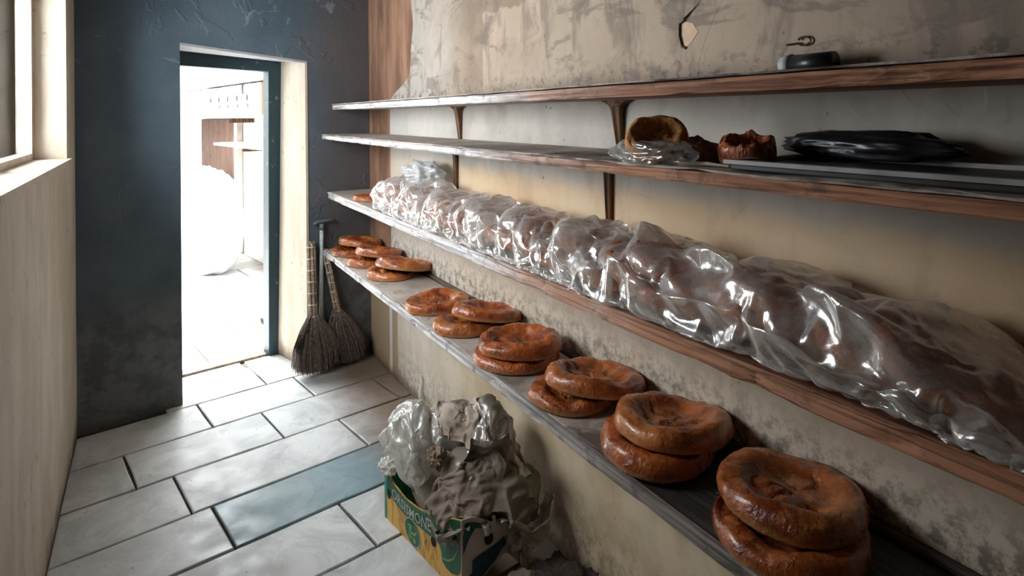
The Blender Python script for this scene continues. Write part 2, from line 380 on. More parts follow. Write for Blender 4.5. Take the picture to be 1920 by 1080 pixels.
# ------------------------------------------------------------------ room shell
CZ = 2.42; YF = -5.6
def struct(o): o['kind'] = 'structure'; return o
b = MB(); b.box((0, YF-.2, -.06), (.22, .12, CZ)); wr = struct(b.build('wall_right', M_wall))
b = MB()
b.ubox(-.3, .435, 0, .5, -.06, CZ); b.ubox(1.16, 1.95, 0, .5, -.06, CZ)
b.hexa([bw(1.16, 0, 2.02), bw(.435, 0, 1.952), bw(.435, .5, 1.99), bw(1.16, .5, 2.03), bw(1.16, 0, CZ), bw(.435, 0, CZ), bw(.435, .5, CZ), bw(1.16, .5, CZ)])
wbk = struct(b.build('wall_back', M_back))
b = MB()
t = .25
b.box((XL-t, YF-.2, -.06), (XL, WY0, CZ)); b.box((XL-t, WY1, -.06), (XL, -.0, CZ))
b.box((XL-t, WY0, -.06), (XL, WY1, WZ0)); b.box((XL-t, WY0, WZ1), (XL, WY1, CZ))
struct(b.build('wall_left', M_cream))
b = MB(); b.box((XL-t, YF-.2, -.06), (.22, YF, CZ)); struct(b.build('wall_front', M_cream))
b = MB(); b.hexa([(XL-t, YF-.2, CZ), (.3, YF-.2, CZ), (.3, .12, CZ), (XL-t, -.2, CZ), (XL-t, YF-.2, CZ+.12), (.3, YF-.2, CZ+.12), (.3, .12, CZ+.12), (XL-t, -.2, CZ+.12)])
struct(b.build('ceiling', M_ceil))
# window in the left wall
win = struct(thing('window_1', None, None, (XL-.15, (WY0+WY1)/2, WZ0)))
hw = (WY1-WY0)/2; hh = WZ1-WZ0
b = MB(); fr = .05
b.box((-.03, -hw, 0), (.03, hw, fr)); b.box((-.03, -hw, hh-fr), (.03, hw, hh)); b.box((-.03, -hw, fr), (.03, -hw+fr, hh-fr)); b.box((-.03, hw-fr, fr), (.03, hw, hh-fr))
b.box((-.025, -.03, fr), (.025, .03, hh-fr)); b.build('window_frame', M_cardw, win)
for s in (-1, 1):
    b = MB(); y0, y1 = sorted((s*.03, s*(hw-fr))); b.box((-.003, y0, fr), (.003, y1, hh-fr)); b.build('pane', M_glass, win)
b = MB(); b.box((.03, -hw, -.0), (.17, hw, .02)); b.build('window_sill', M_cream, win)
# plaster reveal, door lining
b = MB(); b.hexa([bw(.447, -.004, 0), bw(.432, -.004, 0), bw(.46, .40, 0), bw(.49, .40, 0), bw(.447, -.004, 1.950), bw(.432, -.004, 1.952), bw(.43, .40, 1.985), bw(.455, .40, 1.985)])
struct(b.build('trim_1', M_cream))
b = MB(); b.hexa([bw(1.16, -.004, 2.008), bw(.435, -.004, 1.940), bw(.435, .40, 1.975), bw(1.16, .40, 2.02), bw(1.16, -.004, 2.022), bw(.435, -.004, 1.954), bw(.435, .40, 1.989), bw(1.16, .40, 2.034)])
struct(b.build('trim_2', plain('grey_limewash', (.33, .33, .34), .7, .15)))
door = struct(thing('door_1', None, None, bw(.8, .42, 0)))
b = MB(); b.hexa([bw(.552, .39, 0)-door.location, bw(.475, .39, 0)-door.location, bw(.475, .5, 0)-door.location, bw(.552, .5, 0)-door.location,
                  bw(.54, .39, 1.93)-door.location, bw(.44, .39, 1.99)-door.location, bw(.44, .5, 1.99)-door.location, bw(.54, .5, 1.93)-door.location])
b.build('door_post', M_teal, door, bevel=.004)
def ub(u0, u1, v0, v1, z0, z1, org):
    q = MB(); q.ubox(u0, u1, v0, v1, z0, z1); q.V = [tuple(Vector(v)-org) for v in q.V]; return q
ub(1.10, 1.18, .39, .5, 0, 2.04, door.location).build('door_post', M_teal, door, bevel=.004)
q = MB(); q.hexa([bw(1.12, .392, 1.925), bw(.53, .392, 1.905), bw(.53, .49, 1.905), bw(1.12, .49, 1.925), bw(1.12, .392, 2.03), bw(.46, .392, 1.99), bw(.46, .49, 1.99), bw(1.12, .49, 2.03)])
q.V = [tuple(Vector(v)-door.location) for v in q.V]; q.build('door_head', M_teal, door, bevel=.004)
ub(.44, 1.18, .41, .50, -.02, .012, door.location).build('threshold', plain('dirty_stone', (.10, .08, .06), .85, .4, 20, .004), door, bevel=.003)

# floors: slab + separately laid tiles
b = MB(); b.box((-3.6, YF-.2, -.2), (.5, 7.5, -.012)); floor = struct(b.build('floor', M_grout))
def clip(poly, n, c):   # keep n.p <= c
    out = []
    for i in range(len(poly)):
        a, d = poly[i], poly[(i+1) % len(poly)]
        fa = a.x*n[0]+a.y*n[1]-c; fd = d.x*n[0]+d.y*n[1]-c
        if fa <= 0: out.append(a)
        if fa*fd < 0: out.append(a+(d-a)*(fa/(fa-fd)))
    return out
rt = random.Random(5)
def tile(u0, u1, v0, v1, mat=M_tile, clips=()):
    g = .005
    P = [bw(u1-g, v0+g), bw(u0+g, v0+g), bw(u0+g, v1-g), bw(u1-g, v1-g)]
    for n, c in clips:
        P = clip(P, n, c)
        if len(P) < 3: return
    cen = sum(P, Vector())/len(P)
    if max((p-cen).length for p in P) < .03: return
    # chipped outline
    Q = []
    for i in range(len(P)):
        a, d = P[i], P[(i+1) % len(P)]; k = max(1, int((d-a).length/.13)); nn = (d-a).cross(Vector((0, 0, 1))).normalized()
        for j in range(k):
            Q.append(a+(d-a)*(j/k)-nn*abs(rt.gauss(0, .0022 if j else .001)))
    h = rt.uniform(-.0015, .001); tx, ty = rt.uniform(-.003, .003), rt.uniform(-.003, .003)
    n = len(Q); V = []
    for p in Q: V.append((p.x, p.y, -.014))
    for p in Q: V.append((p.x, p.y, h-.0025+tx*(p.x-cen.x)+ty*(p.y-cen.y)))
    for p in Q:
        q = p+(cen-p).normalized()*.005; V.append((q.x, q.y, h+tx*(p.x-cen.x)+ty*(p.y-cen.y)))
    F = [(i, (i+1) % n, n+(i+1) % n, n+i) for i in range(n)]+[(n+i, n+(i+1) % n, 2*n+(i+1) % n, 2*n+i) for i in range(n)]+[tuple(range(2*n, 3*n))]
    V = [(x-cen.x, y-cen.y, z) for x, y, z in V]
    link('tile', mesh_from('tile', V, F, mat), floor, cen)
roomclip = [((1, 0), -.002), ((-1, 0), -XL-.002)]
rows = [(-.045, .41, [-.1, .712, 1.25]), (-.385, -.045, [-.1, .555, 1.10, 1.75]), (-.735, -.385, [-.1, .20, .86, 1.5, 2.1]), (-1.08, -.735, [-.3, .12, .577, 1.36, 2.0]),
        (-1.405, -1.08, [-.1, .47, 1.29, 1.9]), (-1.742, -1.405, [-.2, .30, .885, 1.62, 2.2]), (-2.08, -1.742, [-.1, .42, 1.17, 1.85])]
v = -2.08
while v > -6.4:
    js = [-.9+rt.uniform(0, .5)]
    while js[-1] < 2.8: js.append(js[-1]+rt.choice((.55, .65, .75, .6)))
    rows.append((v-.338, v, js)); v -= .338
for v0, v1, js in rows:
    for a, c in zip(js, js[1:]):
        if v1 > .2:
            if a > .6: tile(a, c, v0, .29, M_tile, roomclip[:1]); tile(a+.02, c, .29, v1, M_tile, roomclip[:1])
            else: tile(a, c, v0, v1, M_tile, roomclip[:1])
        else: tile(a, c, v0, v1, M_tileb if abs(a-.47) < .01 and abs(v1+1.08) < .01 else M_tile, roomclip+[((0, -1), 5.59)])
# ------------------------------------------------------------------ storeroom beyond the door
SU0, SU1, SV1 = -.33, 2.3, 6.4
b = MB(); b.ubox(SU0-.15, SU0, .5, SV1+.15, -.06, SKY_Z); struct(b.build('wall_storeroom_right', M_store))
b = MB(); b.ubox(SU1, SU1+.15, .0, SV1+.15, -.06, SKY_Z); struct(b.build('wall_storeroom_left', M_store))
b = MB(); b.ubox(SU0, SU1, SV1, SV1+.15, -.06, SKY_Z); struct(b.build('wall_storeroom_back', M_store))
b = MB(); b.ubox(SU0-.15, SU1+.15, .45, 1.1, SKY_Z, SKY_Z+.1); b.ubox(SU0-.15, SU1+.15, 4.7, SV1+.15, SKY_Z, SKY_Z+.1)
b.ubox(SU0-.15, -.1, 1.1, 4.7, SKY_Z, SKY_Z+.1); b.ubox(2.1, SU1+.15, 1.1, 4.7, SKY_Z, SKY_Z+.1); b.ubox(SU0-.15, SU1+.15, .42, .55, CZ-.02, SKY_Z)  # open middle is the added skylight
struct(b.build('ceiling_storeroom', M_store))
for i in range(14):
    v0 = .52+i*.42
    for j in range(5):
        u0_ = SU0+.01+j*.6-(.3 if i % 2 else 0)
        u1_ = min(u0_+.6, SU1); u0_ = max(u0_, SU0+.005)
        if v0+.42 < SV1: tile(u0_, u1_, v0, v0+.42)
def sbox(name, mat, org, u0, u1, v0, v1, z0, z1, par=None, bevel=.003, mb=None):
    return ub(u0, u1, v0, v1, z0, z1, org).build(name, mat, par, bevel=bevel)
def sthing(name, label, cat, u, v, z, group=None): return thing(name, label, cat, bw(u, v, z), group=group)
t = sthing('storage_shelf', 'uppermost pale board shelf in the bright storeroom, above the white carton', 'shelf', -.15, 3, 1.95)
sbox('board', M_swood, t.location, SU0, 0, .62, 5.4, 1.955, 2.0, t)
for vv in (1.4, 2.6, 3.8): sbox('bracket', M_rust, t.location, SU0, -.05, vv, vv+.03, 1.90, 1.955, t)
t = sthing('storage_shelf', 'long pale storeroom shelf carrying the white carton with holes', 'shelf', -.15, 3, 1.6)
sbox('board', M_swood, t.location, SU0, 0, .62, 5.6, 1.592, 1.622, t)
for vv in (1.2, 2.2, 3.4): sbox('bracket', M_rust, t.location, SU0, -.06, vv, vv+.03, 1.54, 1.592, t)
t = sthing('storage_shelf', 'short low storeroom shelf ending free in front of the brown board', 'shelf', -.15, 2.5, 1.3)
sbox('board', M_swood, t.location, SU0, 0, .62, 3.8, 1.285, 1.315, t)
for vv in (1.0, 2.0, 3.0): sbox('bracket', M_rust, t.location, SU0, -.08, vv, vv+.03, 1.235, 1.285, t)
t = sthing('wooden_panel', 'brown wooden board standing against the storeroom wall behind shelves', 'board', -.3, 4.4, 0)
sbox('panel', M_brn, t.location, -.322, -.29, 3.95, 5.5, 0.003, 1.58, t); sbox('batten', M_cardw, t.location, -.322, -.26, 3.80, 3.93, 0.003, 1.585, t)
t = sthing('carton', 'long white carton with two rows of dark holes on the storeroom shelf', 'carton', -.15, 3, 1.622)
sbox('carton_body', M_box, t.location, -.28, -.012, 2.22, 4.3, 1.623, 1.935, t)
sbox('end_flap', M_orange, t.location, -.28, -.015, 2.205, 2.219, 1.625, 1.93, t, 0)
for k in range(7):
    for zz, off, sz in ((1.80, 0, .022), (1.72, .18, .015)):
        vv = 2.62+k*.33+off-(.2 if sz < .02 else 0)
        if vv > 4.2: continue
        q = MB(); n = 12; P = [bw(-.0105, vv+sz*1.3*math.cos(2*math.pi*i/n), zz+sz*1.6*math.sin(2*math.pi*i/n))-t.location for i in range(n)]
        q.add(P, [tuple(range(n))]); q.build('air_hole', M_hole, t)
q = MB(); q.add([bw(-.0105, 2.72, 1.935)-t.location, bw(-.0105, 2.80, 1.935)-t.location, bw(-.0105, 2.79, 1.85)-t.location, bw(-.0105, 2.76, 1.82)-t.location, bw(-.0105, 2.73, 1.85)-t.location], [(0, 1, 2, 3, 4)]); q.build('slot', M_hole, t)
def lump(name, mat, loc, rad, seed, amp=.12, k=2.2, sub=5, flat=.0, stretch=(1, 1, 1), parent=None, creases=.5, rot=0):
    """crumpled soft body from a subdivided ball"""
    bm = bmesh.new(); bmesh.ops.create_icosphere(bm, subdivisions=sub, radius=1)
    P = np.array([v.co[:] for v in bm.verts]); F = [[v.index for v in f.verts] for f in bm.faces]; bm.free()
    q = P*np.array(stretch)*k
    d = amp*(.55*fbm(q*.6, seed, 3)+creases*crumple(q*.8, seed)+.25*creases*(ridge(q*1.7, seed+3)-.5))
    P = P*(1+d)[:, None]*np.array(rad)
    if flat: P[:, 2] = np.maximum(P[:, 2], -rad[2]*flat+.01*fbm(P*20, seed, 2))
    return link(name, mesh_from(name, P, F, mat, True), parent, loc, (0, 0, rot))
for i, (u_, v_, z_, rd, lb) in enumerate([(.20, 3.1, .50, (.30, .45, .56), 'big white sack bulging nearest the storeroom doorway'), (.02, 4.15, .50, (.26, .36, .52), 'white sack slumped by the brown board in the storeroom')]):
    o = lump('sack', M_sack, bw(u_, v_, z_), rd, 40+i, .2, 1.5, 4, .9); tag(o, lb, 'sack', 'white sacks in the storeroom')
t = sthing('carton', 'small white and pink carton on the storeroom floor by the door post', 'carton', .3, .8, 0)
sbox('carton_body', M_box, t.location, .12, .455, .62, 1.0, .002, .2, t)
sbox('pink_print', M_pk, t.location, .4551, .4565, .63, .99, .01, .07, t, 0)
q = MB(); q.add([bw(.4575, .80+.05*math.cos(a), .11+.022*math.sin(a))-t.location for a in [2*math.pi*i/14 for i in range(14)]], [tuple(range(14))]); q.build('hand_hole', M_hole, t)
t = sthing('carton', 'pale yellow carton standing beyond the white sacks', 'carton', .45, 4.6, 0)
sbox('carton_body', plain('pale_yellow_card', (.72, .66, .42), .7, .05), t.location, .3, .8, 4.3, 4.8, .0, .95, t); sbox('lid', M_card, t.location, .29, .81, 4.29, 4.81, .95, .98, t)

# ------------------------------------------------------------------ shelves
def board_mesh(y0, y1, x0, x1, z0, z1, seed, n=90, chip=.004, m=6):
    """long board with a worn front arris, in world axes; y0<y1"""
    rg = np.linspace(y0, y1, n); V = []
    sec = [(x0+.003, z1), (x0, z1-.004), (x0, z0+.004), (x0+.003, z0), (x1, z0), (x1, z1)]
    for k, (sx, sz) in enumerate(sec):
        Y = rg; P = np.stack([Y*9, np.full(n, k*.35), np.full(n, seed*3.1)], 1)
        d = fbm(P, seed, 4)
        X = sx+(np.where(d > .25, (d-.25)*chip*6, 0)+chip*.25*d if k < 4 else 0)*np.ones(n)
        Z = sz+(chip*.35*d if k in (0, 1, 2, 3) else 0)
        for a, c, z in zip(np.broadcast_to(X, n), Y, np.broadcast_to(Z, n)): V.append((a, c, z))
    F = []
    for k in range(6):
        for i in range(n-1):
            a = k*n+i; b_ = ((k+1) % 6)*n+i
            F.append((a, a+1, b_+1, b_))
    F.append(tuple(k*n for k in range(6))); F.append(tuple(k*n+n-1 for k in range(6))[::-1])
    return V, F
def add_board(name, par, y0, y1, x0, x1, z0, z1, mat, seed, **k):
    V, F = board_mesh(y0, y1, x0, x1, z0, z1, seed, **k); L = par.location
    V = [(a-L.x, c-L.y, z-L.z) for a, c, z in V]
    me = mesh_from(name, V, F, mat); bm = bmesh.new(); bm.from_mesh(me); bmesh.ops.recalc_face_normals(bm, faces=bm.faces); bm.to_mesh(me); bm.free()
    return link(name, me, par)
def bracket(par, y, x0, z0, zt, wd, flare=True):
    """upright iron web tapering from under the board down to the wall, with a flared head"""
    b = MB(); L = par.location; n = 14; S = []
    for i in range(n+1):
        f = i/n; z = zt-(zt-z0)*f
        half = wd*(1-.45*f)/2+(.045*math.exp(-f*16) if flare else 0)
        dep = x0*.10*(1-f) + .010
        S.append((half, dep, z))
    V = []
    for hlf, dp, z in S:
        V += [(-dp-L.x, y-hlf-L.y, z-L.z), (-dp-L.x-.004, y-hlf*.45-L.y, z-L.z), (-dp-L.x+.002, y-L.y, z-L.z), (-dp-L.x-.004, y+hlf*.45-L.y, z-L.z), (-dp-L.x, y+hlf-L.y, z-L.z), (.004-L.x, y+hlf-L.y, z-L.z), (.004-L.x, y-hlf-L.y, z-L.z)]
    F = grid_faces(n+1, 7, 0, True)+[tuple(range(7))[::-1], tuple(range(n*7, n*7+7))]
    b.V = V; b.F = F; return b.build('bracket', M_rust, par)
YE = -4.6
def endy(d): return -d*math.tan(AL)-.004
Z1, Z2, Z3, Z4 = 1.677, 1.485, 1.114, .745
s1 = thing('wall_shelf', 'topmost empty wooden wall shelf with reddish edge above eye level', 'shelf', (0, -2.3, Z1))
add_board('board', s1, YE, endy(.265), -.262, 0, Z1-.034, Z1-.004, M_shelf, 1)
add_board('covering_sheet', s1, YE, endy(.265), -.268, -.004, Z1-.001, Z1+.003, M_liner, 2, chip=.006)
s2 = thing('wall_shelf', 'second wooden wall shelf from the top, holding the small bagged bread pieces', 'shelf', (0, -2.3, Z2))
add_board('board', s2, YE, endy(.337), -.334, 0, Z2-.030, Z2-.005, M_shelf, 3)
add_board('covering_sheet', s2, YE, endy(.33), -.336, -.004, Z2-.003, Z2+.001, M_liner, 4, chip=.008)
s3 = thing('wall_shelf', 'third wall shelf down, loaded with breads under clear plastic', 'shelf', (0, -2.3, Z3))
add_board('board', s3, YE, endy(.30), -.296, 0, Z3-.044, Z3-.008, M_shelf, 5)
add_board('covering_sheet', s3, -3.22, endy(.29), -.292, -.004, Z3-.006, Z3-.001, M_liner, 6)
add_board('edge_lath', s3, YE, endy(.30), -.301, -.289, Z3-.012, Z3, M_shelf, 16)
s4 = thing('wall_shelf', 'lowest wall shelf with pairs of glazed round breads laid open', 'shelf', (0, -2.3, Z4))
add_board('board', s4, YE, endy(.331), -.328, 0, Z4-.038, Z4-.008, wood('dark_greasy_board', (.022, .02, .018), (.075, .068, .06), 'y', .55), 7)
add_board('edge_lath', s4, YE, endy(.331), -.337, -.322, Z4-.034, Z4, M_shelf, 17)
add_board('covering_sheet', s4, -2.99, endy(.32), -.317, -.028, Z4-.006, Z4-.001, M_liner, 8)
add_board('wall_batten', s4, YE, endy(.02), -.022, 0, Z4-.006, Z4+.012, wood('dark_batten', (.05, .035, .03), (.16, .12, .09), 'y'), 18, m=4)
for s, zt, z0, ys, wd in ((s1, Z1-.034, Z2+.002, (-1.43, -2.60), .042), (s2, Z2-.030, Z3+.05, (-1.385, -2.545), .034), (s3, Z3-.044, Z4+.15, (-1.37, -2.54), .026)):
    for y in ys: bracket(s, y, {Z1-.034: .2, Z2-.03: .10, Z3-.044: .07}[zt], z0 if s is not s3 else .93, zt, wd, s is s1)

# ------------------------------------------------------------------ breads
def bread_mesh(seed, half=False):
    nr, nt = 26, 72
    th = np.linspace(0, 2*np.pi, nt, endpoint=False)
    V = []; rg = np.random.RandomState(seed)
    ell = 1+rg.uniform(-.05, .05); ph = rg.rand()*6; rg0 = rg.uniform(-.25, .25, 2)
    prof = [(0, .0)]
    rs = np.concatenate([np.linspace(0, .9, 18), [.94, .97, .99, 1.0, .99, .965, .92, .8]])
    zs_edge = {18: .034, 19: .029, 20: .023, 21: .016, 22: .009, 23: .003, 24: 0, 25: 0}
    out = 1+.040*np.cos(2*th+ph)+.022*np.cos(3*th+ph*2)+.035*perlin(np.stack([np.cos(th)*1.8, np.sin(th)*1.8, th*0+seed], 1), seed)
    rimh = 1+.42*perlin(np.stack([np.cos(th)*1.3, np.sin(th)*1.3, th*0+seed+9], 1), seed+2)+.08*np.cos(th+ph)
    for i, r in enumerate(rs):
        x = r*np.cos(th)*out*.145*ell; y = r*np.sin(th)*out*.145/ell
        if i < 18:
            cdx, cdy = rg0
            r_ = np.hypot(r*np.cos(th)-cdx, r*np.sin(th)-cdy)
            base = .027+.015*np.clip(rimh, .3, 1.6)*np.exp(-((r-.76)/.24)**2)-.010*np.exp(-(r_/.30)**2)+.005*np.cos(th-ph*3)*r
            nz = .009*perlin(np.stack([x*11, y*11, x*0+seed], 1), seed+8)+.006*perlin(np.stack([x*22, y*22, x*0+seed], 1), seed)+.0035*perlin(np.stack([x*50, y*50, x*0+seed], 1), seed+1)
            dim = -.006*(ridge(np.stack([x*16, y*16, x*0+seed], 1), seed+4) > .8)*(r < .62)
            fold = -.006*np.exp(-((r-.5)/.12)**2)
            z = base+nz+dim+fold
            if i >= 15: z = z*(1-.0*(i-14))
            top = z
        else:
            z = zs_edge[i]*rimh*1.02 + (0 if i > 23 else .0015*perlin(np.stack([x*40, y*40, x*0], 1), seed+5))
            if i == 18: z = (top+z)/2
        V.append(np.stack([x, y, np.broadcast_to(z, x.shape)], 1))
    V = np.concatenate(V); F = grid_faces(len(rs), nt, 0, True)
    F.append(tuple(range((len(rs)-1)*nt, len(rs)*nt))[::-1])
    F.append(tuple(range(nt)))
    if half:
        me = mesh_from('bread', V, F, None, True); bm = bmesh.new(); bm.from_mesh(me); bmesh.ops.remove_doubles(bm, verts=bm.verts, dist=.0002)
        r = bmesh.ops.bisect_plane(bm, geom=bm.verts[:]+bm.edges[:]+bm.faces[:], plane_co=(0, 0, 0), plane_no=(1, .2, 0), clear_outer=True)
        ed = [e for e in r['geom_cut'] if isinstance(e, bmesh.types.BMEdge)]
        f = bmesh.ops.edgeloop_fill(bm, edges=ed)['faces']
        me.materials.append(M_bread); me.materials.append(M_crumb)
        for x in f: x.material_index = 1; x.smooth = False
        bm.to_mesh(me); bm.free(); return me
    return mesh_from('bread', V, F, M_bread, True)
BM = [bread_mesh(s) for s in range(12)]
nb = [0]
def bread(x, y, z, sc_=1., rx=0, ry=0, rz=None, label=None, group='round breads on the lowest shelf', me=None, name='flat_bread', sz=1.):
    i = nb[0]; nb[0] += 1
    o = link(name, me or BM[i % 12], None, (x, y, z), (R(rx), R(ry), R(rz if rz is not None else (i*67) % 360)))
    o.scale = (sc_, sc_, sc_*sz)
    return tag(o, label, 'bread', group)
# Euler XYZ applied about world axes after rz: use rotation order so the tilt is in world space
def tiltobj(o, rx, ry, rz):
    o.rotation_euler = (Matrix.Rotation(R(rx), 3, 'X') @ Matrix.Rotation(R(ry), 3, 'Y') @ Matrix.Rotation(R(rz), 3, 'Z')).to_euler()
zb = Z4+.0
SPEC = [  # x, y, z above shelf, scale, tilt about x, tilt about y, label
 (-.215, -.27, .000, .80, 0, 0, 'bottom bread of the farthest pair on the lowest shelf'),
 (-.145, -.25, .040, .92, -3, 6, 'top bread of the farthest pair, right under the plastic-covered shelf end'),
 (-.215, -.600, .000, .80, 0, 0, 'bottom bread of the second pair from the far end of lowest shelf'),
 (-.140, -.60, .040, .97, -4, 8, 'pale golden bread lying on top in the second pair from the far end'),
 (-.185, -.935, .000, .90, 0, 0, 'bottom bread of the third pair from the far end of lowest shelf'),
 (-.125, -.97, .040, 1.06, -5, 10, 'dark red-brown bread on top of the third pair from the far end'),
 (-.190, -1.560, .000, .97, 0, 0, 'lone orange-brown bread lying flat by itself in mid shelf'),
 (-.200, -1.880, .000, .88, 0, 0, 'very glossy bread half covered by a leaning one, next to the lone bread'),
 (-.120, -1.90, .036, .97, -4, 10, 'smooth bread leaning over the glossy one toward the wall'),
 (-.200, -2.270, .000, .96, 0, 0, 'lower pale-edged bread of the neat pair in mid shelf'),
 (-.185, -2.265, .041, .97, 0, 0, 'upper bread of the neat mid-shelf pair, with a deep dark hollow'),
 (-.205, -2.600, .000, .88, 0, 0, 'lower bread of the pair above the rag-filled banana box'),
 (-.145, -2.635, .040, 1.0, -3, 6, 'upper mottled bread of the pair above the banana box'),
 (-.185, -2.945, .000, 1.05, 0, 0, 'lower bread of the big pair where the shelf liner ends'),
 (-.145, -2.955, .043, 1.07, -3, 5, 'upper smooth golden bread of the big pair where the liner ends'),
 (-.190, -3.330, -.006, 1.0, 0, 0, 'lower bread with yellow centre in the pair nearest the camera'),
 (-.150, -3.300, .040, 1.02, 1, 2, 'upper dark brown bread of the pair nearest the camera')]
for i, (x, y, z, s_, rx, ry, lb) in enumerate(SPEC):
    o = bread(x, y, zb+z, s_, label=lb, sz=1.12); tiltobj(o, rx, ry, (i*67) % 360)
o = bread(-.19, -.60, Z3, .72, label='small bare bread at the far end of the third shelf, outside the plastic', group='breads on the third shelf'); 
# breads under the sheets
rb = random.Random(3); SH = []
for k in range(23):
    y = -1.0-k*.119; th_ = 19+rb.uniform(-3, 3); sc_ = .90+rb.uniform(-.03, .05); x = -.158+rb.uniform(-.012, .012)
    z = Z3+.145*sc_*math.sin(R(th_))+.004
    o = bread(x, y, z, sc_, label='brown round bread leaning in the overlapping row under the clear plastic on third shelf', group='breads under the plastic on the third shelf')
    tiltobj(o, th_, rb.uniform(-3, 3), rb.uniform(0, 360)); SH.append((x, y, z, sc_*.145, th_))
for k in range(8):
    y = -1.10-k*.315; x = -.165+rb.uniform(-.01, .01); sc_ = .78
    o = bread(x, y, Z3+.098, sc_, label='brown round bread lying on top of the overlapping row under the clear plastic', group='upper breads under the plastic on the third shelf')
    tiltobj(o, 9, rb.uniform(-3, 3), rb.uniform(0, 360)); SH.append((x, y, Z3+.098, sc_*.145, 9))
# torn pieces on the second shelf
HM = bread_mesh(21); HM.materials.clear(); HM.materials.append(M_crumb); HM2 = bread_mesh(23); HM2.materials.clear(); HM2.materials.append(plain('shade_dark_crust', (.13, .035, .015), .35, .6, 20, .004))  # second crust darkened to stand for shade between the pieces
o = bread(-.255, -3.03, Z2+.04, .50, label='torn bread piece with orange-brown crumb, at left in the small clear bag', group='bread pieces on the second shelf', me=HM, name='bread_piece')
tiltobj(o, 34, -30, 200); o.scale = (.54, .46, 1.0)
o = bread(-.185, -3.10, Z2+.005, .52, label='added dark bread end in place of the shadow between the bread pieces', group='bread pieces on the second shelf', me=HM2, name='bread_piece')  # dark piece added where only shadow lies between the other two
tiltobj(o, 10, 8, 150); o.scale = (.45, .45, 1.0)
o = bread(-.185, -3.23, Z2+.012, .52, label='reddish bread end on the second shelf, nearest the tray', group='bread pieces on the second shelf', me=BM[5], name='bread_piece')
tiltobj(o, 12, -14, 100); o.scale = (.40, .40, 1.2)

# ------------------------------------------------------------------ cloth drop, run once while building
SIM_C, SIM_X = [], []
def sim_cloth(key, cx, cy, z, lx, ly, nx, ny, seed, wave=.035, wl=.12, rot=0, dome=0, hang=0):
    X = np.linspace(-lx/2, lx/2, nx); Y = np.linspace(-ly/2, ly/2, ny); x, y = np.meshgrid(X, Y, indexing='ij'); x = x.ravel(); y = y.ravel()
    k = 2*math.pi/wl; rg = np.random.RandomState(seed); Z = 0
    for q in range(3):
        a = rg.uniform(0, math.pi); Z = Z+np.sin((x*math.cos(a)+y*math.sin(a))*k*(1-.25*q)+rg.uniform(0, 6)+1.5*perlin(np.stack([x*5, y*5, x*0], 1), seed+q))/2
    Z = z+wave*Z-dome*(x**2+y**2)
    c, s_ = math.cos(rot), math.sin(rot)
    V = np.stack([cx+x*c-y*s_, cy+x*s_+y*c, Z], 1)
    if hang:   # the front part starts out hanging down before the breads
        m_ = V[:, 0] < -.312; dd = -.312-V[m_, 0]; V[m_, 2] = z-.012-dd-.01*np.sin(V[m_, 1]*30); V[m_, 0] = -.314+.006*np.sin(V[m_, 1]*47+dd*30)
    if cx > -.22 and lx < .4 or hang: V[:, 0] = np.minimum(V[:, 0], -.008)
    o = link('sim', mesh_from('sim', V, grid_faces(nx, ny))); SIM_C.append((key, o, nx, ny)); return o
def sim_solid(V, F): SIM_X.append(link('sim', mesh_from('sim', V, F)))
def simulate(frames, bend=.04, tens=14, q=5):
    for c in SIM_X:
        c.modifiers.new('Collision', 'COLLISION'); c.collision.thickness_outer = .004; c.collision.cloth_friction = 8; c.collision.damping = .5
    for key, c, a, d in SIM_C:
        m = c.modifiers.new('Cloth', 'CLOTH'); t = m.settings; t.quality = q; t.mass = .12
        t.tension_stiffness = t.compression_stiffness = tens; t.shear_stiffness = tens*.4; t.bending_stiffness = bend; t.air_damping = 2.5
        m.collision_settings.distance_min = .005; m.collision_settings.collision_quality = 2
        m.point_cache.frame_start = 1; m.point_cache.frame_end = frames
    for f in range(1, frames+1): sc.frame_set(f)
    dg = bpy.context.evaluated_depsgraph_get(); out = {}
    for key, c, a, d in SIM_C:
        e = c.evaluated_get(dg); v = np.empty(len(e.data.vertices)*3); e.data.vertices.foreach_get('co', v); out[key] = (v.reshape(-1, 3), a, d)
    for o in SIM_X+[c[1] for c in SIM_C]: bpy.data.objects.remove(o)
    sc.frame_set(1); return out
def stack_solid(x, y, z, r, h, n=24, tx=0):
    V = []; F = []
    for zz, q in ((z, r*.95), (z+h*.8, r), (z+h*.97, r*.9), (z+h, r*.7)):
        for k in range(n): V.append((x+q*math.cos(2*math.pi*k/n), y+q*math.sin(2*math.pi*k/n), zz+tx*(q*math.cos(2*math.pi*k/n))*(zz > z)))
    F = grid_faces(4, n, 0, True)+[tuple(range(3*n, 4*n))]; sim_solid(V, F)
for x_, y_, z_, r_, th_ in SH:
    V = []; ct, st_ = math.cos(R(th_)), math.sin(R(th_))
    for hh_, q in ((.0, .9), (.018, 1.0), (.038, .97), (.045, .8)):
        for k in range(24):
            a_, b_ = q*r_*math.cos(2*math.pi*k/24), q*r_*math.sin(2*math.pi*k/24)
            V.append((x_+a_, y_+b_*ct-hh_*st_, z_+b_*st_+hh_*ct))
    sim_solid(V, grid_faces(4, 24, 0, True)+[tuple(range(72, 96))])
